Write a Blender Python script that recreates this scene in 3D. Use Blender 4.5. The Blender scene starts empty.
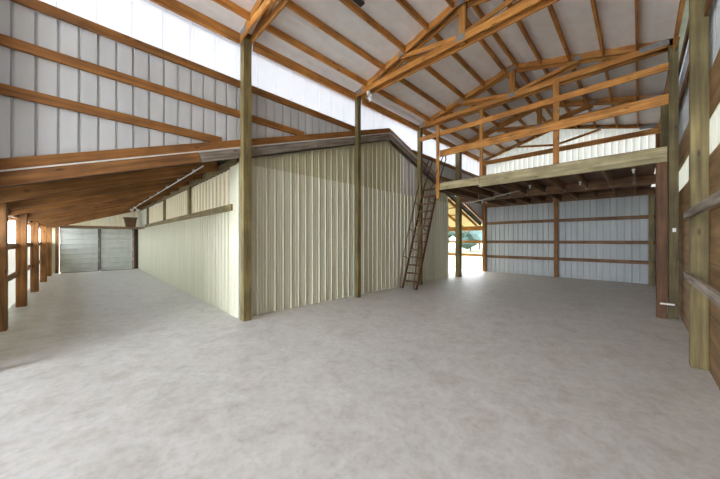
import bpy, bmesh, math, random
from mathutils import Vector, Matrix
random.seed(7)
sc = bpy.context.scene
COL = sc.collection
SQ = math.sqrt(2)

# ------------------------------------------------------------------ materials
def new_mat(name):
    m = bpy.data.materials.new(name); m.use_nodes = True
    nt = m.node_tree; nt.nodes.clear()
    out = nt.nodes.new('ShaderNodeOutputMaterial')
    return m, nt, out

def ramp(nt, stops):
    r = nt.nodes.new('ShaderNodeValToRGB')
    while len(r.color_ramp.elements) < len(stops): r.color_ramp.elements.new(0.5)
    for e, (p, c) in zip(r.color_ramp.elements, stops):
        e.position = p; e.color = (*c, 1)
    return r

def wood(name, dark, mid, light, rough=0.65, grain=1.0, spots=None):
    m, nt, out = new_mat(name); N = nt.nodes.new; L = nt.links.new
    tc = N('ShaderNodeTexCoord'); oi = N('ShaderNodeObjectInfo')
    add = N('ShaderNodeVectorMath'); add.operation = 'ADD'
    mul = N('ShaderNodeMath'); mul.operation = 'MULTIPLY'; mul.inputs[1].default_value = 37.0
    L(oi.outputs['Random'], mul.inputs[0]); L(tc.outputs['Object'], add.inputs[0]); L(mul.outputs[0], add.inputs[1])
    mp = N('ShaderNodeMapping'); mp.inputs['Scale'].default_value = (1.2*grain, 22*grain, 22*grain); L(add.outputs[0], mp.inputs[0])
    n1 = N('ShaderNodeTexNoise'); n1.inputs['Scale'].default_value = 1.0; n1.inputs['Detail'].default_value = 5; n1.inputs['Roughness'].default_value = .6
    L(mp.outputs[0], n1.inputs['Vector'])
    r = ramp(nt, [(0.3, dark), (0.52, mid), (0.75, light)]); L(n1.outputs['Fac'], r.inputs[0])
    # larger patches of wear
    n2 = N('ShaderNodeTexNoise'); n2.inputs['Scale'].default_value = 2.2; n2.inputs['Detail'].default_value = 4; L(add.outputs[0], n2.inputs['Vector'])
    r2 = ramp(nt, [(0.35, (.62, .60, .58)), (0.65, (1.18, 1.18, 1.18))]); L(n2.outputs['Fac'], r2.inputs[0])
    mx = N('ShaderNodeMix'); mx.data_type = 'RGBA'; mx.blend_type = 'MULTIPLY'; mx.inputs['Factor'].default_value = .7
    L(r.outputs[0], mx.inputs['A']); L(r2.outputs[0], mx.inputs['B'])
    hsv = N('ShaderNodeHueSaturation')
    mr = N('ShaderNodeMapRange'); mr.inputs['To Min'].default_value = .8; mr.inputs['To Max'].default_value = 1.2
    L(oi.outputs['Random'], mr.inputs['Value']); L(mr.outputs[0], hsv.inputs['Value']); L(mx.outputs['Result'], hsv.inputs['Color'])
    # knots
    vo = N('ShaderNodeTexVoronoi'); vo.inputs['Scale'].default_value = 1.0
    mk = N('ShaderNodeMapping'); mk.inputs['Scale'].default_value = (2.2, 7, 7); L(add.outputs[0], mk.inputs[0]); L(mk.outputs[0], vo.inputs['Vector'])
    rk = ramp(nt, [(0.07, (.28, .2, .16)), (0.13, (1, 1, 1))]); L(vo.outputs['Distance'], rk.inputs[0])
    mk2 = N('ShaderNodeMix'); mk2.data_type = 'RGBA'; mk2.blend_type = 'MULTIPLY'; mk2.inputs['Factor'].default_value = .8
    L(hsv.outputs[0], mk2.inputs['A']); L(rk.outputs[0], mk2.inputs['B'])
    b = N('ShaderNodeBsdfPrincipled'); b.inputs['Roughness'].default_value = rough
    L(mk2.outputs['Result'], b.inputs['Base Color'])
    bp = N('ShaderNodeBump'); bp.inputs['Strength'].default_value = .25; bp.inputs['Distance'].default_value = .01
    L(n1.outputs['Fac'], bp.inputs['Height']); L(bp.outputs[0], b.inputs['Normal'])
    L(b.outputs[0], out.inputs[0])
    return m

def sheet(name, c1, c2, rough=.45, metallic=0.0, scale=.8, streak=True, spec=.5):
    m, nt, out = new_mat(name); N = nt.nodes.new; L = nt.links.new
    tc = N('ShaderNodeTexCoord')
    mp = N('ShaderNodeMapping'); mp.inputs['Scale'].default_value = (3*scale, 3*scale, .35*scale if streak else 3*scale); L(tc.outputs['Object'], mp.inputs[0])
    n = N('ShaderNodeTexNoise'); n.inputs['Scale'].default_value = 1.5; n.inputs['Detail'].default_value = 6; L(mp.outputs[0], n.inputs['Vector'])
    r = ramp(nt, [(0.3, c1), (0.7, c2)]); L(n.outputs['Fac'], r.inputs[0])
    b = N('ShaderNodeBsdfPrincipled'); b.inputs['Roughness'].default_value = rough; b.inputs['Metallic'].default_value = metallic
    b.inputs['Specular IOR Level'].default_value = spec
    L(r.outputs[0], b.inputs['Base Color'])
    rr = N('ShaderNodeMapRange'); rr.inputs['To Min'].default_value = rough-.08; rr.inputs['To Max'].default_value = rough+.12
    L(n.outputs['Fac'], rr.inputs['Value']); L(rr.outputs[0], b.inputs['Roughness'])
    L(b.outputs[0], out.inputs[0])
    return m

def translucent(name, c, tr, mixf=.6):
    m, nt, out = new_mat(name); N = nt.nodes.new; L = nt.links.new
    tc = N('ShaderNodeTexCoord'); n = N('ShaderNodeTexNoise'); n.inputs['Scale'].default_value = 2.0; n.inputs['Detail'].default_value = 4
    L(tc.outputs['Object'], n.inputs['Vector'])
    r = ramp(nt, [(0.3, tuple(v*.9 for v in c)), (0.7, c)]); L(n.outputs['Fac'], r.inputs[0])
    t = N('ShaderNodeBsdfTranslucent'); d = N('ShaderNodeBsdfPrincipled'); d.inputs['Roughness'].default_value = .4
    t.inputs['Color'].default_value = (*tr, 1); L(r.outputs[0], d.inputs['Base Color'])
    mx = N('ShaderNodeMixShader'); mx.inputs[0].default_value = mixf
    L(d.outputs[0], mx.inputs[1]); L(t.outputs[0], mx.inputs[2]); L(mx.outputs[0], out.inputs[0])
    return m

def concrete(name):
    m, nt, out = new_mat(name); N = nt.nodes.new; L = nt.links.new
    tc = N('ShaderNodeTexCoord')
    n = N('ShaderNodeTexNoise'); n.inputs['Scale'].default_value = 3.2; n.inputs['Detail'].default_value = 9; n.inputs['Roughness'].default_value = .68; n.inputs['Distortion'].default_value = .6
    L(tc.outputs['Object'], n.inputs['Vector'])
    r = ramp(nt, [(0.28, (.52, .49, .455)), (0.45, (.62, .605, .585)), (0.60, (.68, .67, .655)), (.8, (.75, .745, .74))]); L(n.outputs['Fac'], r.inputs[0])
    n2 = N('ShaderNodeTexNoise'); n2.inputs['Scale'].default_value = 14; n2.inputs['Detail'].default_value = 6; n2.inputs['Roughness'].default_value = .7
    L(tc.outputs['Object'], n2.inputs['Vector'])
    r2 = ramp(nt, [(0.3, (.80, .77, .72)), (0.55, (1, 1, 1)), (.8, (1.06, 1.06, 1.06))]); L(n2.outputs['Fac'], r2.inputs[0])
    mx = N('ShaderNodeMix'); mx.data_type = 'RGBA'; mx.blend_type = 'MULTIPLY'; mx.inputs['Factor'].default_value = .8
    L(r.outputs[0], mx.inputs['A']); L(r2.outputs[0], mx.inputs['B'])
    b = N('ShaderNodeBsdfPrincipled'); L(mx.outputs['Result'], b.inputs['Base Color'])
    rr = N('ShaderNodeMapRange'); rr.inputs['To Min'].default_value = .38; rr.inputs['To Max'].default_value = .62
    L(n.outputs['Fac'], rr.inputs['Value']); L(rr.outputs[0], b.inputs['Roughness'])
    bp = N('ShaderNodeBump'); bp.inputs['Strength'].default_value = .12; bp.inputs['Distance'].default_value = .01
    L(n2.outputs['Fac'], bp.inputs['Height']); L(bp.outputs[0], b.inputs['Normal'])
    L(b.outputs[0], out.inputs[0])
    return m

def planks(name):                       # horizontal boards on a wall running along X
    m, nt, out = new_mat(name); N = nt.nodes.new; L = nt.links.new
    tc = N('ShaderNodeTexCoord')
    sx = N('ShaderNodeSeparateXYZ'); L(tc.outputs['Object'], sx.inputs[0])
    dv = N('ShaderNodeMath'); dv.operation = 'DIVIDE'; dv.inputs[1].default_value = .62; L(sx.outputs['Z'], dv.inputs[0])
    fl = N('ShaderNodeMath'); fl.operation = 'FLOOR'; L(dv.outputs[0], fl.inputs[0])
    fr = N('ShaderNodeMath'); fr.operation = 'FRACT'; L(dv.outputs[0], fr.inputs[0])
    wn = N('ShaderNodeTexWhiteNoise'); wn.noise_dimensions = '1D'; L(fl.outputs[0], wn.inputs['W'])
    cb = N('ShaderNodeCombineXYZ'); L(sx.outputs['X'], cb.inputs[0]); L(wn.outputs['Value'], cb.inputs[1]); L(sx.outputs['Z'], cb.inputs[2])
    mp = N('ShaderNodeMapping'); mp.inputs['Scale'].default_value = (1.0, 9, 12); L(cb.outputs[0], mp.inputs[0])
    n = N('ShaderNodeTexNoise'); n.inputs['Scale'].default_value = 1; n.inputs['Detail'].default_value = 5; L(mp.outputs[0], n.inputs['Vector'])
    r = ramp(nt, [(0.3, (.17, .092, .034)), (0.5, (.28, .16, .062)), (0.75, (.38, .23, .10))]); L(n.outputs['Fac'], r.inputs[0])
    gp = N('ShaderNodeMapRange'); gp.inputs['From Max'].default_value = .02; gp.inputs['To Min'].default_value = .15; L(fr.outputs[0], gp.inputs['Value'])
    hs = N('ShaderNodeHueSaturation'); mr = N('ShaderNodeMapRange'); mr.inputs['To Min'].default_value = .85; mr.inputs['To Max'].default_value = 1.2
    L(wn.outputs['Value'], mr.inputs['Value']); ml = N('ShaderNodeMath'); ml.operation = 'MULTIPLY'; L(mr.outputs[0], ml.inputs[0]); L(gp.outputs[0], ml.inputs[1])
    L(ml.outputs[0], hs.inputs['Value']); L(r.outputs[0], hs.inputs['Color'])
    b = N('ShaderNodeBsdfPrincipled'); b.inputs['Roughness'].default_value = .7; L(hs.outputs[0], b.inputs['Base Color']); L(b.outputs[0], out.inputs[0])
    return m

W_OR = wood('orange pine', (.33, .125, .022), (.52, .225, .047), (.66, .36, .10))
W_GT = wood('deep orange pine', (.15, .057, .011), (.27, .110, .022), (.38, .18, .045))
W_BR = wood('brown pine', (.13, .050, .012), (.24, .104, .027), (.35, .17, .054))
W_OL = wood('green treated timber', (.10, .075, .027), (.185, .142, .054), (.29, .235, .10), grain=.9)
W_RIM = wood('pale treated board', (.28, .235, .12), (.42, .36, .20), (.55, .48, .30))
W_GR = wood('weathered grey board', (.12, .09, .07), (.27, .23, .19), (.45, .41, .36))
W_PS = wood('dark red brown timber', (.07, .028, .010), (.13, .055, .018), (.20, .095, .032))
W_DK = wood('dark stained joist', (.11, .055, .026), (.19, .10, .05), (.29, .165, .09))
W_PLY = wood('dark plywood', (.10, .055, .036), (.16, .09, .06), (.22, .13, .09), grain=.3)
M_WALL = sheet('grey white sheet metal', (.50, .52, .54), (.60, .62, .64), .5)
M_BACK = sheet('blue grey sheet metal', (.42, .46, .49), (.54, .58, .61), .5)
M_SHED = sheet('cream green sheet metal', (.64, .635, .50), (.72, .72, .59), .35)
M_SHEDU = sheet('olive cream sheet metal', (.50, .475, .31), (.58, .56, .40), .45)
M_WHITE = sheet('white sheet metal', (.68, .68, .66), (.76, .76, .74), .45)
M_CREAM = sheet('pale cream ribbed sheet', (.84, .76, .55), (.92, .87, .70), .45)
M_TAN = sheet('tan sheet metal', (.45, .43, .30), (.55, .52, .38), .5)
M_GATE = sheet('dull galvanised panel', (.56, .585, .55), (.66, .69, .65), .45, 0, streak=False)
M_DMET = sheet('dark steel', (.05, .045, .04), (.10, .09, .08), .5, .5, streak=False)
M_GALV = sheet('galvanised steel', (.42, .44, .46), (.62, .64, .66), .4, .6, 6, False)
M_PLATE = sheet('dull truss plate', (.22, .22, .22), (.34, .34, .35), .5, .4, 6, False)
M_RUST = sheet('rusted brown steel', (.07, .03, .015), (.15, .068, .035), .6, .2, 8, False)
M_RUSTT = sheet('rusted tread plate', (.12, .058, .032), (.23, .12, .07), .65, .1, 8, False)
M_LAMP = sheet('white enamel', (.78, .78, .76), (.86, .86, .84), .3, 0, 4, False)
M_INS = sheet('white vinyl blanket', (.82, .80, .79), (.90, .89, .88), .5, 0, 1, False)
M_ROOF = sheet('roof sheet', (.40, .40, .40), (.55, .55, .55), .5)
M_TRL = translucent('translucent fibreglass', (.84, .85, .88), (.125, .13, .145), .5)
M_TRW = translucent('warm translucent fibreglass', (.88, .84, .68), (.19, .18, .15), .5)
M_TRG = translucent('pale gable sheet', (.80, .79, .76), (.20, .196, .18), .45)
M_TRS = translucent('sunlit translucent roofing', (.88, .84, .62), (.34, .29, .17), .5)
M_CON = concrete('concrete')
M_PLK = planks('horizontal brown boards')
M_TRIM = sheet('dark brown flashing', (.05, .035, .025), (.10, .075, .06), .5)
M_GRASS = sheet('dry meadow grass', (.055, .07, .025), (.11, .12, .05), .9, 0, 1, False)
M_BOUNCE = sheet('light bounce gravel', (.55, .53, .49), (.70, .68, .64), .9, 0, 2, False)  # only for the added bounce apron outside the open end
M_LEAF = sheet('tree leaves', (.05, .085, .07), (.10, .14, .12), .8, 0, 2, False)
M_BARK = sheet('tree bark', (.07, .05, .035), (.14, .10, .07), .9, 0, 3, False)

# ------------------------------------------------------------------ helpers
def link(name, me, parent=None, mat=None):
    o = bpy.data.objects.new(name, me); COL.objects.link(o)
    if mat and me is not None: me.materials.append(mat)
    if parent is not None: o.parent = parent
    return o

def tag(o, label, cat, group=None, kind=None):
    if label: o['label'] = label
    if cat: o['category'] = cat
    if group: o['group'] = group
    if kind: o['kind'] = kind
    return o

def thing(name, loc, label, cat, group=None):
    o = bpy.data.objects.new(name, None); COL.objects.link(o)
    o.location = loc; o.empty_display_size = .1
    return tag(o, label, cat, group)

def box_bm(bm, c, s, bev=0):
    r = bmesh.ops.create_cube(bm, size=1.0)
    bmesh.ops.scale(bm, vec=s, verts=r['verts']); bmesh.ops.translate(bm, vec=c, verts=r['verts'])
    if bev:
        es = {e for v in r['verts'] for e in v.link_edges}
        bmesh.ops.bevel(bm, geom=list(es), offset=bev, segments=1, affect='EDGES')

def bm_obj(name, bm, mat, parent=None, loc=(0, 0, 0)):
    me = bpy.data.meshes.new(name); bm.normal_update(); bm.to_mesh(me); bm.free()
    o = link(name, me, parent, mat); o.location = loc
    return o

def beam(name, p0, p1, w, h, mat, parent=None, bev=.004, up=(0, 0, 1)):
    """a sawn board from p0 to p1 (its centre line): h measured towards `up`, w across. One mesh, grain along local X."""
    p0, p1 = Vector(p0), Vector(p1); d = p1-p0; Lh = d.length
    x = d.normalized(); u = Vector(up)
    if abs(x.dot(u)) > .99: u = Vector((0, 1, 0))
    y = u.cross(x).normalized(); z = x.cross(y)
    bm = bmesh.new(); box_bm(bm, (0, 0, 0), (Lh, w, h), bev)
    me = bpy.data.meshes.new(name); bm.to_mesh(me); bm.free()
    o = link(name, me, parent, mat)
    R = Matrix((x, y, z)).transposed().to_4x4(); M = Matrix.Translation((p0+p1)/2) @ R
    if parent is not None: M = Matrix.Translation(-Vector(parent.location)) @ M
    o.matrix_local = M
    return o

def tube_bm(bm, pts, r, n=8, caps=True):
    pts = [Vector(p) for p in pts]; rings = []
    for i, p in enumerate(pts):
        t = (pts[min(i+1, len(pts)-1)]-pts[max(i-1, 0)]).normalized()
        a = Vector((0, 0, 1)) if abs(t.z) < .9 else Vector((1, 0, 0))
        u = t.cross(a).normalized(); v = t.cross(u)
        rings.append([bm.verts.new(p+(u*math.cos(k*2*math.pi/n)+v*math.sin(k*2*math.pi/n))*r) for k in range(n)])
    for a, b in zip(rings, rings[1:]):
        for k in range(n): bm.faces.new((a[k], a[(k+1) % n], b[(k+1) % n], b[k]))
    if caps:
        bm.faces.new(rings[0][::-1]); bm.faces.new(rings[-1])

def tube(name, pts, r, mat, parent=None, n=8):
    bm = bmesh.new(); off = Vector(parent.location) if parent is not None else Vector((0, 0, 0))
    tube_bm(bm, [Vector(p)-off for p in pts], r, n)
    bmesh.ops.recalc_face_normals(bm, faces=bm.faces)
    return bm_obj(name, bm, mat, parent)

def pbox(name, c, s, mat, parent=None, bev=.003):
    bm = bmesh.new(); off = Vector(parent.location) if parent is not None else Vector(c)
    box_bm(bm, Vector(c)-off, s, bev)
    return bm_obj(name, bm, mat, parent, (0, 0, 0) if parent is not None else c)

def struct(o): o['kind'] = 'structure'; return o

def profile(t0, t1, pitch, ribw, depth, minor=0.0):
    """(t, offset) of ribbed sheet metal"""
    out = []; t = t0
    while t < t1-1e-6:
        e = min(t+pitch, t1); rw = ribw
        out.append((t, 0))
        if minor and e-t > pitch*.9:
            for k in (1, 2):
                q = t+(pitch-rw)*k/3
                out += [(q-.008, 0), (q-.004, minor), (q+.004, minor), (q+.008, 0)]
        if e-t > rw:
            out += [(e-rw, 0), (e-rw*.72, depth), (e-rw*.28, depth)]
        t = e
    out.append((t1, 0))
    return out

def ribbed(name, axis, t0, t1, c, zb, zt, mat, depth=-.02, pitch=.2, ribw=.045, minor=0.0, parent=None, extra=()):
    """ribbed sheet standing along axis ('X' or 'Y') at the other coordinate c; zb, zt numbers or functions of t"""
    fb = zb if callable(zb) else (lambda t: zb)
    ft = zt if callable(zt) else (lambda t: zt)
    pr = profile(t0, t1, pitch, ribw, depth, minor)
    for q in extra: pr.append((q, 0))
    pr.sort()
    bm = bmesh.new(); prev = None
    for t, o in pr:
        a, b = fb(t), ft(t)
        P = (lambda z: (t, c+o, z)) if axis == 'X' else (lambda z: (c+o, t, z))
        if b <= a+.002: prev = None; continue
        v = (bm.verts.new(P(a)), bm.verts.new(P(b)))
        if prev: bm.faces.new((prev[0], v[0], v[1], prev[1]))
        prev = v
    ob = bm_obj(name, bm, mat, parent)
    return ob

ORD = ['', 'first', 'second', 'third', 'fourth', 'fifth', 'sixth', 'seventh', 'eighth', 'ninth', 'tenth', 'eleventh', 'twelfth',
       'thirteenth', 'fourteenth', 'fifteenth', 'sixteenth', 'seventeenth', 'eighteenth', 'nineteenth', 'twentieth',
       'twenty-first', 'twenty-second', 'twenty-third', 'twenty-fourth', 'twenty-fifth', 'twenty-sixth']

# ------------------------------------------------------------------ key dimensions (metres; X down the barn, Y to the left bay, camera at 0,0)
PX = [-0.80, 2.30, 5.40, 8.48, 11.47, 14.31]     # post and truss lines
YL, YR = 5.48, -0.50                              # left / right post rows
WL, WR = 5.62, -0.60                             # upper left wall, right wall
XB = 14.40                                        # back wall sheet
RIDGE = (YL+YR)/2
SL = .27
def zc(y): return 5.62+SL*(2.99-abs(y-RIDGE))     # underside of the roof blanket
def zg(x): return 5.11-abs(x-6.9)/3.0             # top of board that lies on the shed roof
def zs(x): return zg(x)-.155                      # shed roof sheet

# ------------------------------------------------------------------ setting
fl = pbox('floor', (2.7, 9.5, -.1), (23.6, 20.6, .2), M_CON, bev=0); struct(fl)
gr = pbox('ground', (20, 20, -.16), (300, 300, .1), M_GRASS, bev=0); struct(gr)

ap = pbox('ground_bounce_apron', (-24.2, 5, -.08), (30, 60, .06), M_BOUNCE, bev=0); struct(ap)  # unseen pale apron, added to bounce daylight up into the barn
# main roof blanket: sags between the purlins, creased beside each one
purl = [5.03, 4.44, 3.82, 3.21, 2.64, 2.34, 1.78, 1.19, .58, .03]
edges = [YL+.05]+purl+[YR-.05]
bm = bmesh.new(); cols = []
ys = []
for a, b in zip(edges, edges[1:]):
    n = 16
    for k in range(n): ys.append((a+(b-a)*k/n, k/n, a-b))
ys.append((edges[-1], 0, .5))
from mathutils import noise
X0, X1, NX = -9.0, 14.39, 118
grid = []
for i in range(NX+1):
    x = X0+(X1-X0)*i/NX; row = []
    for (y, f, w) in ys:
        bay = math.floor(y*1.7)
        wob = noise.noise(Vector((x*.8, bay*3.1, 0)))*.09
        c = .38+wob                                     # crease
        dp = .13*(.75+.5*noise.noise(Vector((x*.35, bay*1.7, 5))))*min(1, w/.5)
        # pinned to the purlins, slack near the left-hand one with a crease
        if f <= 0: sag = 0
        elif f < c: sag = dp*.35*f/c
        else: sag = dp*.35*(1-(f-c)/(1-c))
        z = zc(y)-sag+.006*noise.noise(Vector((x*2.5, y*5, 2)))
        row.append(bm.verts.new((x, y, z)))
    grid.append(row)
for r0, r1 in zip(grid, grid[1:]):
    for k in range(len(ys)-1): bm.faces.new((r0[k], r0[k+1], r1[k+1], r1[k]))
ce = bm_obj('ceiling', bm, M_INS); struct(ce)
# roof metal above the blanket
bm = bmesh.new()
for y0, y1 in ((YL+.35, RIDGE), (RIDGE, YR-.35)):
    for (za, zb_) in ((.1, .1),):
        vs = [bm.verts.new(p) for p in ((X0, y0, zc(y0)+.1), (X1+.3, y0, zc(y0)+.1), (X1+.3, y1, zc(y1)+.1), (X0, y1, zc(y1)+.1))]
        bm.faces.new(vs)
rf = bm_obj('ceiling_roof_sheet', bm, M_ROOF); struct(rf)

# upper left wall: ribbed sheet above the lean-to roof, translucent strip under the eave
wl = ribbed('wall_left', 'X', -9.0, XB, WL, lambda x: max(zg(x)-.1, 2.3), 4.68, M_WALL, depth=.030, pitch=.2, ribw=.034, minor=.0, extra=(6.9,)); struct(wl)
struct(ribbed('wall_left_light_block', 'X', -9.0, -1.2, WL, 0, 2.32, M_WALL, depth=.045, pitch=.2, ribw=.032))  # unseen sheet added to keep outside light off the near floor
w1 = ribbed('window_1', 'X', -9.0, XB, WL-.004, 4.66, 5.60, M_TRL, depth=.022, pitch=.4, ribw=.04); struct(w1)
# right wall
ww = pbox('wall_right', (2.7, WR-.02, 1.3), (23.4, .04, 2.6), M_PLK, bev=0); struct(ww)
ww = pbox('wall_right_upper_boards', (2.7, WR-.02, 3.34), (23.4, .04, .52), M_PLK, bev=0); struct(ww)
w2 = ribbed('window_2', 'X', -9.0, XB, WR-.02, 2.6, 3.08, M_TRW, depth=-.02, pitch=.3, ribw=.04); struct(w2)
wr = ribbed('wall_right_siding', 'X', -9.0, XB, WR-.03, 3.58, 5.06, M_WALL, depth=-.022, pitch=.2, ribw=.04, minor=.004); struct(wr)
w3 = ribbed('window_3', 'X', -9.0, XB, WR-.028, 5.05, 5.60, M_TRL, depth=-.022, pitch=.4, ribw=.04); struct(w3)
# back wall, gable shaped
wu = ribbed('wall_back_gable', 'Y', WR, WL, XB-.01, 3.45, lambda y: zc(y)+.03, M_TRG, depth=.04, pitch=.2, ribw=.035, minor=0, extra=(RIDGE,)); struct(wu)
wb = ribbed('wall_back', 'Y', WR, WL, XB, 0.0, 3.46, M_BACK, depth=.045, pitch=.2, ribw=.035, minor=.004, extra=(RIDGE,)); struct(wb)

# the shed inside the left bay
SX0, SX1, SY = 2.26, 10.95, 5.70
SEAM = 3.14
wf = ribbed('wall_shed_front', 'X', SX0, SX1, SY, 0, SEAM, M_SHED, depth=-.026, pitch=.2, ribw=.034, minor=-.005); struct(wf)
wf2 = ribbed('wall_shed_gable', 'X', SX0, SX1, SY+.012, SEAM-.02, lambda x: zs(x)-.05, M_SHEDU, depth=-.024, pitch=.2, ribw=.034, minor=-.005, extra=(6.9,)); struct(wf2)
wp = ribbed('wall_shed_white_sheet', 'X', 7.62, 8.6, SY-.022, SEAM-.0, lambda x: zs(x)-.08, M_WHITE, depth=-.012, pitch=.2, ribw=.05); struct(wp)
# side wall of the shed (faces the lean-to) below the light band, band, above
wsd = ribbed('wall_shed_side', 'Y', SY, 19.8, SX0, 0, 2.22, M_SHED, depth=-.032, pitch=.2, ribw=.045, minor=-.004); struct(wsd)
ws2 = ribbed('wall_shed_side_end', 'Y', 16.6, 19.8, SX0, 2.2, 3.28, M_SHED, depth=-.02, pitch=.2, ribw=.05); struct(ws2)
wfar = ribbed('wall_shed_far_side', 'Y', SY, 19.8, SX1, 0, 3.5, M_SHED, depth=.02, pitch=.3, ribw=.05); struct(wfar)
struct(ribbed('wall_shed_rear', 'X', SX0, 15.0, 19.9, 0, lambda x: zs(x)-.02, M_SHED, depth=.02, pitch=.3, ribw=.05, extra=(6.9,)))
for i, (a, b) in enumerate(((6.15, 9.22), (9.42, 12.66), (12.86, 16.5))):
    w = ribbed('window_%d' % (4+i), 'Y', a, b, SX0+.05, 2.3, 3.12, M_CREAM, depth=-.035, pitch=.26, ribw=.05); struct(w)
for i, y in enumerate((9.32, 12.76, 16.56)):
    struct(beam('trim_%d' % (1+i), (SX0, y, 2.3), (SX0, y, 3.14), .09, .2, W_OL, up=(0, 1, 0)))
struct(beam('trim_4', (SX0-.03, SY+.28, 2.26), (SX0-.03, 17.0, 2.26), .07, .13, W_OL))
struct(beam('trim_5', (SX0-.01, SY+.05, 3.19), (SX0-.01, 19.7, 3.19), .06, .15, W_OL))
struct(pbox('trim_6', (SX0-.012, SY+.215, 1.57), (.03, .46, 3.14), M_SHED, bev=.004))     # broad corner flashing
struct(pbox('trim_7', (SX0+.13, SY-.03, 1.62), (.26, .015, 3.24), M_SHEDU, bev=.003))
# lean-to / shed roof sheet, two slopes
def roofslab(name, xa, xb, y0, y1, th, mat, n=60):
    bm = bmesh.new()
    v = []
    for (x, y) in ((xa, y0), (xb, y0), (xb, y1), (xa, y1)):
        v.append((bm.verts.new((x, y, zs(x))), bm.verts.new((x, y, zs(x)+th))))
    bm.faces.new([a for a, b in v][::-1]); bm.faces.new([b for a, b in v])
    for i in range(4):
        a, b = v[i], v[(i+1) % 4]; bm.faces.new((a[0], b[0], b[1], a[1]))
    bmesh.ops.recalc_face_normals(bm, faces=bm.faces)
    return struct(bm_obj(name, bm, mat))
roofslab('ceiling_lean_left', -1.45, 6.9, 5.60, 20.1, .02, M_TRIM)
struct(beam('trim_9', (-1.4, 5.578, zs(-1.4)+.01), (6.9, 5.578, zs(6.9)+.01), .05, .022, M_WHITE))
roofslab('ceiling_shed', 6.9, 10.95, 5.50, 20.1, .02, M_ROOF)
roofslab('ceiling_lean_right', 10.95, 15.2, 5.64, 20.0, .02, M_TRS)

# left lean-to outer wall at X = -1.12
XO = -1.12
struct(ribbed('wall_lean_left', 'Y', 5.6, 20.0, XO-.05, 0, 1.5, M_TRW, depth=-.02, pitch=.25, ribw=.05))
struct(ribbed('wall_lean_left_top', 'Y', 5.6, 20.0, XO-.05, 2.08, 2.28, M_TAN, depth=-.02, pitch=.25, ribw=.05))
# lean-to end wall at Y = 19.8
struct(ribbed('wall_lean_end', 'X', -1.15, 2.26, 19.85, 2.2, lambda x: zs(x)-.02, M_CREAM, depth=.02, pitch=.25, ribw=.04))
struct(beam('trim_8', (-1.1, 19.72, 2.24), (2.2, 19.72, 2.24), .10, .12, W_DK))
struct(pbox('wall_lean_end_side', (-.98, 19.60, 1.12), (.5, .04, 2.24), M_TAN))
struct(pbox('wall_lean_end_jamb', (2.13, 19.64, 1.12), (.26, .06, 2.24), M_DMET))

# ------------------------------------------------------------------ posts
def bolt(parent, p, r=.014, axis='Y'):
    bm = bmesh.new(); off = Vector(parent.location)
    d = Vector((0, 1, 0)) if axis == 'Y' else Vector((1, 0, 0))
    tube_bm(bm, [Vector(p)-off-d*.01, Vector(p)-off+d*.01], r, 6)
    return bm_obj('bolt', bm, M_GALV, parent)

def post(name, x, y, z0, z1, w, mat, label, group=None, d=None):
    t = beam(name, (x, y, z0), (x, y, z1), w, d or w, mat, up=(0, 1, 0), bev=.006)
    tag(t, label, 'post', group)
    return t
PW = .145
post('timber_post', PX[0], YL, 0, 5.60, PW, W_OL, 'green-grey post at the far left picture edge, rising beside the ribbed upper wall')
post('timber_post', PX[1], YL, 0, 5.66, .16, W_OL, 'tall weathered green-grey post standing against the shed corner')
post('timber_post', PX[2], YL, 0, 5.62, .12, W_OL, 'tall green-grey post standing before the middle of the shed gable wall')
post('timber_post', PX[3], YL, 0, 5.62, .14, W_OL, 'green-grey post standing directly behind the rusty ladder')
post('timber_post', PX[4], YL, 0, 5.62, .20, W_OL, 'grey-green post standing alone in the daylit opening under the loft')
post('timber_post', PX[5], YL, 0, 5.62, .15, W_BR, 'orange-brown corner post where the back wall meets the daylit opening')
post('timber_post', PX[5]-.02, 2.49, 0, 6.1, .14, W_BR, 'orange-brown post in the middle of the back wall')
post('timber_post', PX[5], YR+.02, 0, 5.60, .14, W_BR, 'brown post in the right rear corner against the back wall')
post('timber_post', PX[5]-.36, -.30, 0, 3.14, .13, W_OL, 'olive-brown post half hidden behind the loft corner post, short of back wall')
post('timber_post', PX[4], YR+.0, 0, 5.62, .15, W_OL, 'pale green-grey post showing above the right end of the loft')
post('timber_post', 8.36, -.325, 0, 3.15, .15, W_PS, 'dark red-brown square post carrying the right front corner of the loft')
post('timber_post', PX[3], YR+.01, 0, 5.60, .14, W_OL, 'green-grey post on the right wall beside the loft front corner')
post('timber_post', 5.42, -.525, 0, 5.58, .15, W_OL, 'large nearest green-brown post on the right wall, close to camera')

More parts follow.
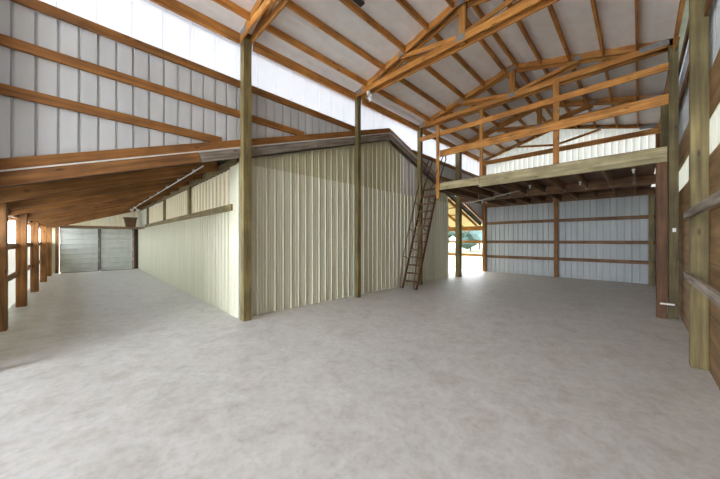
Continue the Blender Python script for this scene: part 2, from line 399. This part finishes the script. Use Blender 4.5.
# ------------------------------------------------------------------ trusses
TN = ['', 'nearest', 'second', 'third', 'fourth', 'rearmost']
def truss(i, x, plies, label, bz=5.55, bh=.14):
    t = thing('roof_truss', (x, RIDGE, 5.48), label, 'truss', 'double roof trusses spanning the barn')
    ch = .145; cw = .04
    y0, y1 = YL+.06, YR-.06
    for dx in plies:
        X = x+dx
        beam('bottom_chord', (X, y0, bz), (X, y1, bz), cw, bh, W_OR, t)
        for (ya) in (y0, y1):
            beam('top_chord', (X, ya, zc(ya)-ch/2-.012), (X, RIDGE, zc(RIDGE)-ch/2-.012), cw, ch, W_OR, t)
        for s in (1, -1):
            yq = RIDGE+s*1.45
            beam('web', (X, yq, zc(yq)-ch-.03), (X, RIDGE+s*.07, 5.61), .038, .09, W_OR, t)
    gx = x
    beam('king_post', (gx, RIDGE, 5.49), (gx, RIDGE, zc(RIDGE)-.09), .09, .14, W_OR, t, up=(0, 1, 0))
    dx = min(plies)-.024
    pbox('gusset_plate', (x+dx, RIDGE, zc(RIDGE)-.15), (.006, .17, .12), M_PLATE, t, 0)
    pbox('gusset_plate', (x+dx, RIDGE, 5.57), (.006, .18, .12), M_PLATE, t, 0)
    for s in (1, -1):
        yq = RIDGE+s*1.45
        pbox('gusset_plate', (x+dx, yq, zc(yq)-.12), (.006, .13, .10), M_PLATE, t, 0)
    pbox('heel_plate', (x+dx, YR+.28, 5.58), (.006, .42, .11), M_PLATE, t, 0)
    pbox('heel_plate', (x+dx, YL-.16, 5.57), (.006, .24, .10), M_PLATE, t, 0)
    return t
pl = (-.095, .095)
truss(1, PX[1], pl, 'double orange truss over the shed corner post, running out of the top of frame')
truss(2, PX[2], pl, 'big double orange roof truss whose left end sits on the mid-gable post')
truss(3, PX[3], pl, 'double orange roof truss directly above the front edge of the loft')
truss(4, PX[4], pl, 'double orange roof truss over the middle of the loft')
truss(5, PX[5]-.02, (-.10,), 'single orange truss fixed flat against the gable of the back wall', 5.39, .20)

# ------------------------------------------------------------------ purlins, one board per bay
BN = ['left edge bay before the shed corner post', 'bay between the shed corner post and mid-gable post', 'bay between mid-gable post and loft front',
      'bay over the front half of the loft', 'bay over the rear half of the loft']
RN = ['lowest left', 'second left', 'third left', 'fourth left', 'left ridge', 'right ridge', 'fourth right', 'third right', 'second right', 'lowest right']
for b in range(5):
    xa, xb = PX[b]+.118, PX[b+1]-.118
    if b == 4: xb = PX[5]-.145
    for k, y in enumerate(purl):
        z = zc(y)-.085
        s = 1 if y > RIDGE else -1
        o = beam('roof_purlin', (xa, y, z), (xb, y, z), .045, .14, W_OR)
        tag(o, '%s purlin of the main roof, %s' % (RN[k], BN[b]), 'purlin', 'orange roof purlins')
    for (y, nm) in ((YL-.055, 'left'), (YR+.03, 'right')):
        if nm == 'left':
            o = beam('eave_beam', (xa+.02, y+.02, 5.46), (xb-.02, y+.02, 5.46), .045, .20, W_OR)
        else:
            o = beam('eave_beam', (xa+.02, y-.03, 5.46), (xb-.02, y-.03, 5.46), .045, .18, W_OR)
        tag(o, 'deep orange eave beam along the %s side, %s' % (nm, BN[b]), 'beam', 'eave beams')

# ------------------------------------------------------------------ girts (horizontal wall rails)
for (z, nm) in ((4.66, 'top'), (4.06, 'middle'), (3.45, 'lower')):
    # stops where it meets the board on the shed roof
    def span():
        d = (5.11-z-.02)*3.0
        return 6.9-d, 6.9+d
    l, r = span()
    for (a, b, side) in ((-1.2, min(l, 14.2), 'left of the shed ridge'), (max(r, -1.2), 14.22, 'right of the shed ridge')):
        if b-a < .3: continue
        if z > 4.6: a2, b2 = a, b
        o = beam('wall_girt', (a, WL-.035, z), (b-.1, WL-.035, z), .04, .135, W_GT)
        tag(o, '%s orange girt on the upper left wall, %s' % (nm, side), 'girt', 'girts on the upper left wall')
for z, nm in ((2.41, 'top'), (1.49, 'middle'), (.77, 'bottom')):
    for (a, b, side) in ((YR+.10, 2.40, 'right of its middle post'), (2.58, YL-.085, 'left of its middle post')):
        o = beam('wall_girt', (XB-.055, a, z), (XB-.055, b, z), .045, .13, W_DK)
        tag(o, '%s dark brown girt on the back wall, %s' % (nm, side), 'girt', 'girts on the back wall')
for z, nm in ((4.35, 'lower'), (5.05, 'upper')):
    o = beam('wall_girt', (-.8, WR+.022, z), (14.2, WR+.022, z), .035, .13, W_BR)
    tag(o, '%s brown girt on the ribbed top of the right wall' % nm, 'girt', 'girts on the upper right wall')
for z, nm in ((1.90, 'upper'), (1.13, 'lower')):
    o = beam('wall_rail', (1.5, -.43, z), (5.56, -.43, z), .04, .089, W_GR)
    tag(o, '%s weathered grey rail nailed across the nearest right wall post' % nm, 'rail', 'rails on the right wall')
# open rails in the daylit opening, right of the shed
for z, nm in ((1.49, 'upper'), (.80, 'lower')):
    o = beam('wall_girt', (14.36, 5.6, z), (14.36, 12.0, z), .045, .12, W_OR)
    tag(o, '%s open orange rail crossing the daylit opening right of the shed' % nm, 'rail', 'open rails of the right lean-to')
o = beam('eave_beam', (14.36, 5.6, 2.18), (14.36, 12, 2.18), .06, .22, W_OR); tag(o, 'orange header beam above the open rails right of the shed', 'beam')
for i, y in enumerate((8.6, 11.9)):
    post('timber_post', 14.36, y, 0, 2.06, .12, W_BR, ['post of the open side right of the shed, nearer one', 'post of the open side right of the shed, farther one'][i])
for i in range(8):
    y = 5.9+i*.8
    xa, xb = 11.0, 15.0
    o = beam('lean_rafter', (xa, y, zs(xa)-.145), (xb, y, zs(xb)-.145), .04, .14, W_OR)
    tag(o, '%s orange rafter back under the glowing roof right of the shed' % ORD[i+1], 'rafter', 'rafters of the right lean-to')
for i, x in enumerate((11.6, 12.4, 13.2)):
    o = beam('batten', (x, 5.7, zs(x)-.035), (x, 12, zs(x)-.035), .09, .035, W_OR)
    tag(o, '%s batten down the glowing roof right of the shed' % ORD[i+1], 'batten', 'battens of the right lean-to')

# ------------------------------------------------------------------ boards along the shed roof line
def slope_board(name, xa, xb, y, off, w, h, mat, label, cat='board', group=None):
    o = beam(name, (xa, y, zg(xa)-off), (xb, y, zg(xb)-off), w, h, mat)
    return tag(o, label, cat, group)
slope_board('roof_line_board', -1.3, 6.9, 5.578, .065,   .045, .14, W_GT, 'long orange board climbing from left edge to the shed ridge', group='boards on the shed roof line')
slope_board('roof_line_board', 6.9, 14.2, 5.578, .065, .04, .12, W_OR, 'orange board descending from the shed ridge behind the ladder', group='boards on the shed roof line')
slope_board('barge_board', 1.52, 6.88, 5.578, .255, .04, .17, W_GR, 'weathered grey barge board on the left slope of the shed gable', group='barge boards of the shed')
slope_board('barge_board', 6.92, 14.2, 5.58, .24, .04, .13, W_GR, 'grey-brown barge board on the right slope of the shed gable', group='barge boards of the shed')
slope_board('flashing', 6.94, 14.2, 5.63, .33, .035, .13, M_TRIM, 'dark brown flashing strip under the right slope barge board', 'flashing')
slope_board('flashing', 2.3, 6.9, 5.632, .345, .05, .05, M_TRIM, 'thin dark flashing strip under the left slope barge board', 'flashing')

# rafters of the left lean-to
for i in range(12):
    y = 5.58+i*1.22
    xe = 1.50 if i == 0 else 2.2
    off = .155+.09+(.027 if i else 0)
    m = W_BR if i % 3 == 1 else W_GT
    if i == 0: m = W_BR
    o = beam('lean_rafter', (-1.25, y, zg(-1.25)-off), (xe, y, zg(xe)-off), .042, .21 if i else .17, m)
    tag(o, ('%s orange rafter of the left lean-to, counted back from its open front' % ORD[i+1]) if i else
        'foremost orange rafter of the left lean-to, butting the weathered grey barge board', 'rafter', 'rafters of the left lean-to')
o = beam('wall_plate', (XO+.03, 5.6, 2.16), (XO+.03, 19.7, 2.16), .09, .13, W_BR); tag(o, 'brown timber plate carrying the lean-to rafters over the left windows', 'beam')
LP = [7.85, 10.40, 13.05, 15.9, 18.3]
for i, y in enumerate(LP):
    w = .17
    post('timber_post', -1.0, y, 0, 2.23, w, W_GT if i else W_BR, 'orange-brown %s post along the left lean-to window wall, counted from the front' % ORD[i+1], 'posts of the left lean-to')
for i, (a, b) in enumerate(zip([5.6]+[y+.09 for y in LP], [y-.09 for y in LP]+[19.6])):
    for z, nm in ((1.44, 'sill'), (.78, 'lower')):
        o = beam('wall_girt', (-1.07, a, z), (-1.07, b, z), .04, .12, W_BR)
        tag(o, '%s brown %s rail of the left lean-to wall, bay %s' % (ORD[i+1], nm, 'before the first post' if i == 0 else 'behind the %s post' % ORD[i]), 'rail', 'rails of the left lean-to wall')

# gate at the far end: two sheet panels
def gate_panel(x0, x1, label):
    t = thing('metal_gate', ((x0+x1)/2, 19.5, 0), label, 'gate', 'metal gate panels at the end of the lean-to')
    z0, z1 = .005, 2.17
    bm = bmesh.new(); prev = None; n = 9
    pts = []
    p = (z1-z0)/n
    for k in range(n):
        z = z0+k*p; pts += [(z, 0), (z+p*.62, 0), (z+p*.72, -.035), (z+p*.86, -.035), (z+p*.96, 0)]
    pts.append((z1, 0))
    for z, o in pts:
        v = (bm.verts.new((x0-(x0+x1)/2, o, z)), bm.verts.new((x1-(x0+x1)/2, o, z)))
        if prev: bm.faces.new((prev[0], prev[1], v[1], v[0]))
        prev = v
    bm_obj('sheet', bm, M_GATE, t)
    tube('frame', [(x0, 19.46, z0), (x1, 19.46, z0), (x1, 19.46, z1), (x0, 19.46, z1), (x0, 19.46, z0+.02)], .022, M_DMET, t, 6)
    for q in (.25, .5, .75):
        bm = bmesh.new(); box_bm(bm, (x1-.02-(x0+x1)/2, -.07, z0+(z1-z0)*q), (.06, .03, .1), .004)
        bm_obj('hinge', bm, M_GALV, t)
    return t
gate_panel(-.70, .62, 'left ribbed grey metal gate panel at the far end of the lean-to')
gate_panel(.70, 1.98, 'right ribbed grey metal gate panel at the far end of the lean-to')
post('gate_post', .66, 19.58, 0, 2.17, .07, M_DMET, 'dark slim post between the two far gate panels')
post('gate_post', 2.06, 19.55, 0, 2.17, .10, W_DK, 'dark brown post right of the far gate')
post('gate_post', -.80, 19.5, 0, 2.17, .12, W_BR, 'brown post left of the far gate')
# shelf and tapered wooden box
sh = pbox('shelf_board', (1.9, 18.0, 2.17), (.62, 1.9, .05), W_DK); tag(sh, 'dark shelf board on the shed wall above the far gate', 'shelf')
t = thing('wooden_box', (1.78, 18.35, 2.197), 'tapered red-brown wooden box resting on the shelf above the far gate', 'box')
bm = bmesh.new()
def ring(w, d, z): return [bm.verts.new((sx*w/2, sy*d/2, z)) for sx, sy in ((-1, -1), (1, -1), (1, 1), (-1, 1))]
ra, rb, rc, rd = ring(.34, .34, 0), ring(.5, .46, .52), ring(.46, .42, .52), ring(.31, .31, .03)
for p, q in ((ra, rb), (rb, rc), (rc, rd)):
    for k in range(4): bm.faces.new((p[k], p[(k+1) % 4], q[(k+1) % 4], q[k]))
bm.faces.new(ra[::-1]); bm.faces.new(rd)
bmesh.ops.recalc_face_normals(bm, faces=bm.faces)
bm_obj('body', bm, W_DK, t)
bm = bmesh.new()
for sy in (-1, 1): box_bm(bm, (0, sy*.24, .50), (.56, .025, .05), .003)
for sx in (-1, 1): box_bm(bm, (sx*.262, 0, .50), (.025, .46, .05), .003)
bm_obj('rim', bm, W_DK, t)

# conduit along the lean-to ceiling with flood light
def conduit(name, pts, label, r=.014, clips=()):
    t = thing(name, pts[0], label, 'conduit')
    tube('pipe', pts, r, M_GALV, t, 8)
    for c in clips:
        bm = bmesh.new(); box_bm(bm, Vector(c)-Vector(pts[0])+Vector((0, 0, .02)), (.06, .02, .05), .003)
        bm_obj('clip', bm, M_GALV, t)
    return t
conduit('electrical_conduit', [(1.6, 5.7, 2.95), (1.6, 8, 2.95), (1.6, 11, 2.95), (1.6, 14.9, 2.95)],
        'white conduit running back under the left lean-to rafters toward the floodlight', .012, [(1.6, 6.3+k*1.22, 2.95) for k in range(7)])
def floodlight(loc, label, heads=2, rz=0):
    t = thing('floodlight', loc, label, 'light'); t.rotation_euler.z = rz
    bm = bmesh.new(); tube_bm(bm, [(0, 0, .0), (0, 0, .05)], .05, 12); bm_obj('base', bm, M_LAMP, t)
    for s in ((-1, 1) if heads == 2 else (0,)):
        bm = bmesh.new()
        d = Vector((s*.6, -.3, -.7)).normalized()
        pts = [Vector((s*.02, 0, 0)), Vector((s*.02, 0, 0))+d*.05]
        tube_bm(bm, pts, .016, 8)
        p = pts[1]; prev = None; n = 12
        ax = d.orthogonal().normalized(); ay = d.cross(ax)
        for (q, r) in ((0, .02), (.03, .04), (.09, .058), (.12, .06), (.115, .052), (.08, .04)):
            ring_ = [bm.verts.new(p+d*q+(ax*math.cos(k*math.tau/n)+ay*math.sin(k*math.tau/n))*r) for k in range(n)]
            if prev:
                for k in range(n): bm.faces.new((prev[k], prev[(k+1) % n], ring_[(k+1) % n], ring_[k]))
            prev = ring_
        bm.faces.new(prev)
        bm_obj('lamp_head', bm, M_LAMP, t)
    return t
floodlight((1.6, 14.98, 2.92), 'white twin floodlight at the far end of the lean-to conduit')
floodlight((5.33, 5.02, 5.42), 'small white twin floodlight under the truss beside the mid-gable post', 2, .6)

# ------------------------------------------------------------------ loft
dk = pbox('loft_deck', (11.35, 2.2, 3.465), (5.96, 5.0, .03), W_PLY, bev=0); tag(dk, 'dark plywood loft deck lying on the joists', 'deck')
o = beam('rim_beam', (8.35, -.40, 3.36), (8.35, 3.34, 3.36), .045, .20, W_RIM); tag(o, 'long pale green-yellow rim board along the front of the loft', 'beam', 'loft rim boards')
o = beam('rim_beam', (8.33, 3.35, 3.33), (8.33, 4.78, 3.33), .045, .22, W_RIM); tag(o, 'short pale rim board at the ladder end of the loft', 'beam', 'loft rim boards')
o = beam('rim_ledger', (8.33, -.40, 3.20), (8.33, 3.34, 3.20), .09, .10, W_RIM); tag(o, 'lighter ledger strip under the long loft rim board', 'beam')
jy = [.09, .61, 1.17, 1.74, 2.31, 2.88, 3.45, 4.02, 4.62]
for i, y in enumerate(jy):
    for (a, b, half) in ((8.41, 11.40, 'front'), (11.54, 14.22, 'rear')):
        t = thing('loft_joist', (a, y, 3.22), '%s dark joist from the right under the loft, %s span' % (ORD[i+1], half), 'joist', 'joists under the loft')
        beam('board', (a, y, 3.33), (b, y, 3.33), .042, .225, W_DK, t)
        if half == 'front':
            bm = bmesh.new()
            box_bm(bm, (b-a-.02, -.028, .09), (.045, .006, .17)); box_bm(bm, (b-a-.02, .028, .09), (.045, .006, .17)); box_bm(bm, (b-a-.02, 0, -.012), (.045, .07, .006))
            bm_obj('hanger', bm, M_GALV, t)
o = beam('loft_beam', (PX[4], -.40, 3.305), (PX[4], 5.38, 3.305), .13, .27, W_DK); tag(o, 'dark beam crossing the middle of the loft underside', 'beam')
o = beam('loft_beam', (14.235, -.40, 3.312), (14.235, 2.38, 3.312), .04, .272, W_DK); tag(o, 'dark beam under the rear loft edge, right of the middle post', 'beam')
o = beam('loft_beam', (14.235, 2.60, 3.312), (14.235, 5.38, 3.312), .04, .272, W_DK); tag(o, 'dark beam under the rear loft edge, left of the middle post', 'beam')
o = beam('loft_side_beam', (8.42, 4.80, 3.33), (11.38, 4.80, 3.33), .042, .225, W_DK); tag(o, 'dark side beam of the loft next to the ladder', 'beam')
# guard rails and hangers on the loft front
o = beam('guard_rail', (8.305, 4.60, 4.40), (8.305, -.42, 4.40), .04, .21, W_OR); tag(o, 'deep orange guard rail spanning the front of the loft', 'rail')
o = beam('tie_beam', (8.345, 5.40, 5.07), (8.345, -.42, 5.07), .04, .15, W_OR); tag(o, 'slim orange tie beam between guard rail and truss at the loft front', 'beam')
for (y, z0, z1, w, lab) in ((4.67, 2.95, 5.36, .11, 'short orange hanging post at the ladder end of the loft'),
                         (3.30, 3.485, 5.44, .10, 'orange loft front post at the rim board joint'),
                         (1.46, 3.485, 5.60, .13, 'orange loft front post near the middle of the span')):
    x = 8.285 if y > 4 else 8.372
    post('loft_post', x, y, z0, z1, .04, W_OR, lab, None, w)
tm = pbox('timber_offcut', (8.6, 3.75, 3.50), (.14, .5, .04), W_BR); tag(tm, 'brown timber offcut lying on the loft edge beside the rim joint', 'timber')
conduit('electrical_conduit', [(11.38, 5.1, 3.10), (10.6, 3.9, 3.12), (9.8, 2.65, 3.14)], 'white conduit crossing the loft underside above the lone opening post', .012)
def socket(loc, lab):
    t = thing('lamp_holder', loc, lab, 'light', 'lamp holders under the loft'); t.scale = (.7, .7, .75)
    bm = bmesh.new(); tube_bm(bm, [(0, 0, .0), (0, 0, -.03)], .05, 14); bm_obj('base', bm, M_LAMP, t)
    bm = bmesh.new(); tube_bm(bm, [(0, 0, -.03), (0, 0, -.08)], .028, 12); bm_obj('socket', bm, M_LAMP, t)
    bm = bmesh.new(); bmesh.ops.create_uvsphere(bm, u_segments=12, v_segments=8, radius=.03); bmesh.ops.translate(bm, vec=(0, 0, -.105), verts=bm.verts); bm_obj('bulb', bm, M_LAMP, t)
socket((9.5, 2.31, 3.215), 'white lamp holder under the loft, farthest left')
socket((9.9, 1.17, 3.215), 'white lamp holder under the loft, middle one')
socket((9.0, .09, 3.215), 'white lamp holder under the loft beside the red-brown corner post')
# small metal strap and switch by the corner post
st = pbox('metal_strap', (8.275, -.40, .30), (.010, .20, .035), M_LAMP); tag(st, 'white metal strap joining the two posts low at the loft corner', 'strap')
sw = pbox('switch_box', (8.405, -.50, 1.78), (.02, .05, .08), M_LAMP); tag(sw, 'tiny white box on the post beside the loft corner', 'switch')
# dark fitting near the top of the roof
fx = pbox('ceiling_vent', (3.4, 3.5, 5.80), (.34, .10, .05), M_DMET); tag(fx, 'small dark fitting between purlins at the top edge of the picture', 'fitting')

# ------------------------------------------------------------------ ladder stair
t = thing('steep_ladder', (7.42, 5.18, 0), 'rusty brown steep metal ladder with handrails leaning on the left end of the loft', 'ladder')
A0, A1, H = 7.42, 8.42, 3.55
def lp(u, b, off=0.0, w=0.0):      # u along (0..1), b -1 right /+1 left, off towards the climber
    x = A0+(A1-A0)*u; y = 5.19-.22*u+b*.265
    return Vector((x-off, y, H*u+w))
for s in (1, -1):
    beam('stringer', lp(0, s, 0, .01), lp(1.0, s), .03, .08, M_RUST, t, up=(1, 0, 0), bev=.002)
nt_ = 14
for k in range(1, nt_):
    u = k/nt_
    c = (lp(u, 1)+lp(u, -1))/2
    pbox('tread', c, (.20, .50, .03), M_RUSTT, t, .002)
for s in (1, -1):
    ptsu = [lp(0.015, s), lp(.012, s, .10), lp(.03, s, .17), lp(.10, s, .24), lp(.3, s, .36), lp(.92, s, .36), lp(1.08, s, .26, .0), lp(1.24, s, .05), lp(1.25, s, -.1), lp(1.22, s, -.16), lp(1.0, s, -.02)]
    tube('handrail', ptsu, .019, M_RUST, t, 7)
    for u in (.28, .53, .78):
        tube('brace', [lp(u-.01, s), lp(u+.02, s, .36)], .012, M_RUST, t, 6)
# wire mesh guard on the back of the lower half
bm = bmesh.new(); off = Vector(t.location)
for k in range(4):
    b = -.6+k*.4
    tube_bm(bm, [lp(.03, b, -.06)-off, lp(.95, b, -.06)-off], .005, 5)
bm_obj('back_rods', bm, M_RUST, t)

# ------------------------------------------------------------------ outdoors beyond the opening
def tree(x, y, h, r, label, seed):
    t = thing('tree', (x, y, -.1), label, 'tree', 'trees beyond the opening')
    rnd = random.Random(seed)
    bm = bmesh.new()
    tube_bm(bm, [(0, 0, 0), (.05, .02, h*.3), (0, .1, h*.6)], .16, 8); bm_obj('trunk', bm, M_BARK, t)
    bm = bmesh.new()
    for k in range(26):
        c = Vector((rnd.uniform(-r, r)*.7, rnd.uniform(-r, r)*.7, h*rnd.uniform(.22, .92)))
        g = bmesh.ops.create_icosphere(bm, subdivisions=2, radius=r*rnd.uniform(.3, .5))
        for v in g['verts']:
            v.co *= 1+.35*noise.noise(v.co*2.2+c); v.co += c
    bm_obj('crown', bm, M_LEAF, t)
tree(36, 19.5, 6.5, 3.0, 'left dark green tree seen through the daylit opening', 1)
tree(52.5, 21, 7.5, 3.2, 'right dark green tree seen through the daylit opening', 2)
tree(43, 18.6, 7.0, 3.2, 'middle dark green tree seen through the daylit opening', 4)
tree(52, 31, 7.0, 3.4, 'green tree beyond the opening, glimpsed left of the lone post', 3)

# ------------------------------------------------------------------ light
w = bpy.data.worlds.new('World'); sc.world = w; w.use_nodes = True
nt = w.node_tree; nt.nodes.clear()
out = nt.nodes.new('ShaderNodeOutputWorld'); bg = nt.nodes.new('ShaderNodeBackground')
tc = nt.nodes.new('ShaderNodeTexCoord'); sp = nt.nodes.new('ShaderNodeSeparateXYZ')
r = ramp(nt, [(0.0, (.95, .97, 1.0)), (0.35, (.86, .93, 1.0)), (1.0, (.62, .78, 1.0))])
nt.links.new(tc.outputs['Generated'], sp.inputs[0]); nt.links.new(sp.outputs['Z'], r.inputs[0]); nt.links.new(r.outputs[0], bg.inputs[0])
bg.inputs[1].default_value = 3.2
nt.links.new(bg.outputs[0], out.inputs[0])
sd = bpy.data.lights.new('Sun', 'SUN'); sd.energy = 6; sd.angle = math.radians(3); sd.color = (1, .93, .82)
so = bpy.data.objects.new('sun', sd); COL.objects.link(so)
so.rotation_euler = Vector((.30, .60, .62)).to_track_quat('Z', 'Y').to_euler()

# ------------------------------------------------------------------ camera
cd = bpy.data.cameras.new('Camera'); cd.sensor_width = 36; cd.lens = 36*279/720; cd.clip_start = .05; cd.clip_end = 500
cd.shift_y = .5/720
co = bpy.data.objects.new('camera', cd); COL.objects.link(co)
co.location = (0, 0, 1.58); co.rotation_euler = (math.radians(90), 0, math.radians(-45))
sc.camera = co
sc.view_settings.view_transform = 'Standard'; sc.view_settings.look = 'None'; sc.view_settings.gamma = 1
sc.view_settings.use_curve_mapping = False
sc.view_settings.exposure = 2.1
sc.cycles.max_bounces = 12; sc.cycles.diffuse_bounces = 8; sc.cycles.use_denoising = True
